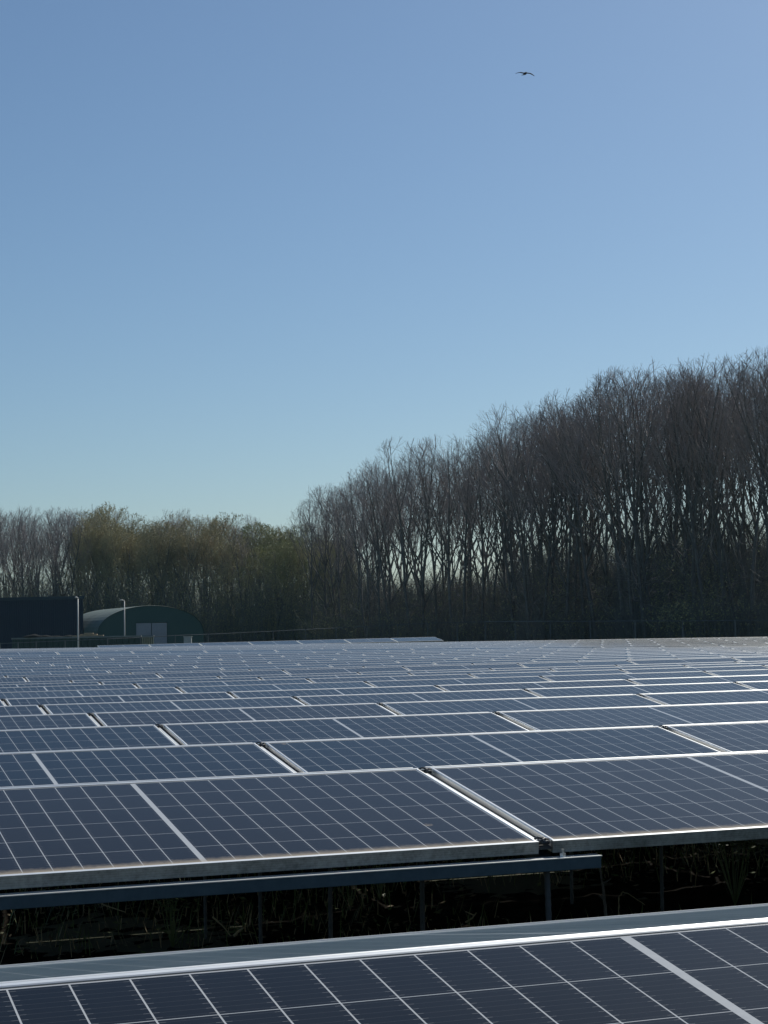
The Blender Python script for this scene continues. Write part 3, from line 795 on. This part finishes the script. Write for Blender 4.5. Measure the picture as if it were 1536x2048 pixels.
lamp(155.5, 1194.5, 113, 'pale lamp post in front of the navy hall', -.16)
lamp(248.5, 1200, 136, 'pale lamp post with curved head before the green arched shed', -.30)

# wire fence
fp = [(-40, 1288.5, 108), (0, 1287, 108), (36, 1285.5, 108), (72, 1284, 108), (130, 1281.5, 108), (215, 1278, 108), (281, 1275, 109), (350, 1271, 110), (416, 1268.5, 111), (481, 1265.5, 112), (546, 1262.5, 113), (611, 1259, 114), (672, 1256, 115), (734, 1253, 115), (795, 1249.5, 115), (855, 1246.5, 115), (914, 1244.5, 115), (970, 1243.5, 114), (1030, 1243, 110), (1100, 1242.5, 105), (1180, 1242.5, 102), (1270, 1242, 99), (1365, 1242, 97), (1470, 1241, 95), (1580, 1240, 94)]
P = [at(*q) for q in fp]
fe = tag(empty('wire_fence', (P[0].x, P[0].y, 0)), 'wire mesh fence with thin steel posts running behind the solar field', 'fence')
for q in P:
    m = MB(); m.tube([(q.x, q.y, 0), (q.x, q.y, q.z + .04)], .03, 6); local(fe, m, 'post', M['fence'])
m = MB()
for a, b in zip(P, P[1:]): m.tube([a - (b - a).normalized()*.0, b], .021, 5)
local(fe, m, 'rail', M['fence'])
m = MB()
for a, b in zip(P, P[1:]):
    n = max(4, int((b - a).length/.3)); f0 = lambda q: Vector((q.x, q.y, .05))
    for i in range(n):
        for s in (0, 1):
            u0, u1 = i/n, min(1, (i + 4)/n) if s == 0 else max(0, (i - 4)/n)
            fr_ = abs(u1 - u0)*n/4
            lo = f0(a).lerp(f0(b), u0); hi_ = a.lerp(b, u1); hi = Vector((hi_.x, hi_.y, .05 + (hi_.z - .05)*fr_))
            m.tube([lo, hi], .0025, 3, caps=False)
local(fe, m, 'wire_mesh', M['fence'])

# ------------------------------------------------------------------ bird
bc = at(1050.5, 147, 92)
br = MB()
def loft(rings): br.quadstrip(rings)
hd = Vector((.40, .74, .46)).normalized()                        # heading: away, to the right and climbing
sx = Vector((.93, -.36, -.06)).normalized(); sx = (sx - hd*sx.dot(hd)).normalized(); un = sx.cross(hd)
rr = []
for f, r_ in ((-.20, .010), (-.14, .028), (-.08, .045), (0, .058), (.07, .052), (.11, .036), (.14, .036), (.17, .028), (.20, .010), (.225, .004)):
    rr.append([tuple(hd*f + (sx*math.cos(t) + un*math.sin(t))*r_) for t in [2*math.pi*q/10 for q in range(10)]])
loft(rr)
tl = []
for f, wd in ((-.14, .03), (-.22, .055), (-.30, .075)):
    tl.append([tuple(hd*f + sx*x + un*z) for x, z in ((-wd, -.007), (wd, -.007), (wd, .007), (-wd, .007))])
loft(tl)
for q in (-1, 1):
    wn = []
    for s, c0, c1, dz, th_ in ((.0, .07, -.10, .0, .016), (.10, .085, -.10, .03 if q < 0 else .015, .014), (.22, .10, -.07, .055 if q < 0 else -.01, .011), (.34, .05, -.07, .05 if q < 0 else -.07, .009), (.43, -.02, -.08, .03 if q < 0 else -.12, .006)):
        wn.append([tuple(sx*(q*s) + hd*y + un*(dz + z)) for y, z in ((c0, 0), ((c0 + c1)/2, th_*1.5), (c1, 0), ((c0 + c1)/2, -th_*1.5))])
    loft(wn)
bird = br.build('bird', M['feather'], None, True); bird.location = bc; bird.scale = (1.2, 1.2, 1.2)
rm = bird.modifiers.new('remesh', 'REMESH'); rm.mode = 'VOXEL'; rm.voxel_size = .009; rm.use_smooth_shade = True
tag(bird, 'small dark bird gliding high in the clear sky', 'bird')

# ------------------------------------------------------------------ air
hz_ = MB(); hz_.box((-3100, -300, -1), (3100, 3100, 48))  # volume of air added to lift the blacks in the distant woods
hm = bpy.data.materials.new('added_thin_haze'); hm.use_nodes = True; ht = hm.node_tree
ht.nodes.remove(ht.nodes['Principled BSDF']); pv = ht.nodes.new('ShaderNodeVolumePrincipled')
pv.inputs['Color'].default_value = (.45, .85, 1, 1); pv.inputs['Density'].default_value = .00008; pv.inputs['Anisotropy'].default_value = .2
ht.links.new(pv.outputs[0], ht.nodes['Material Output'].inputs['Volume'])
tag(hz_.build('added_haze', hm), kind='stuff')
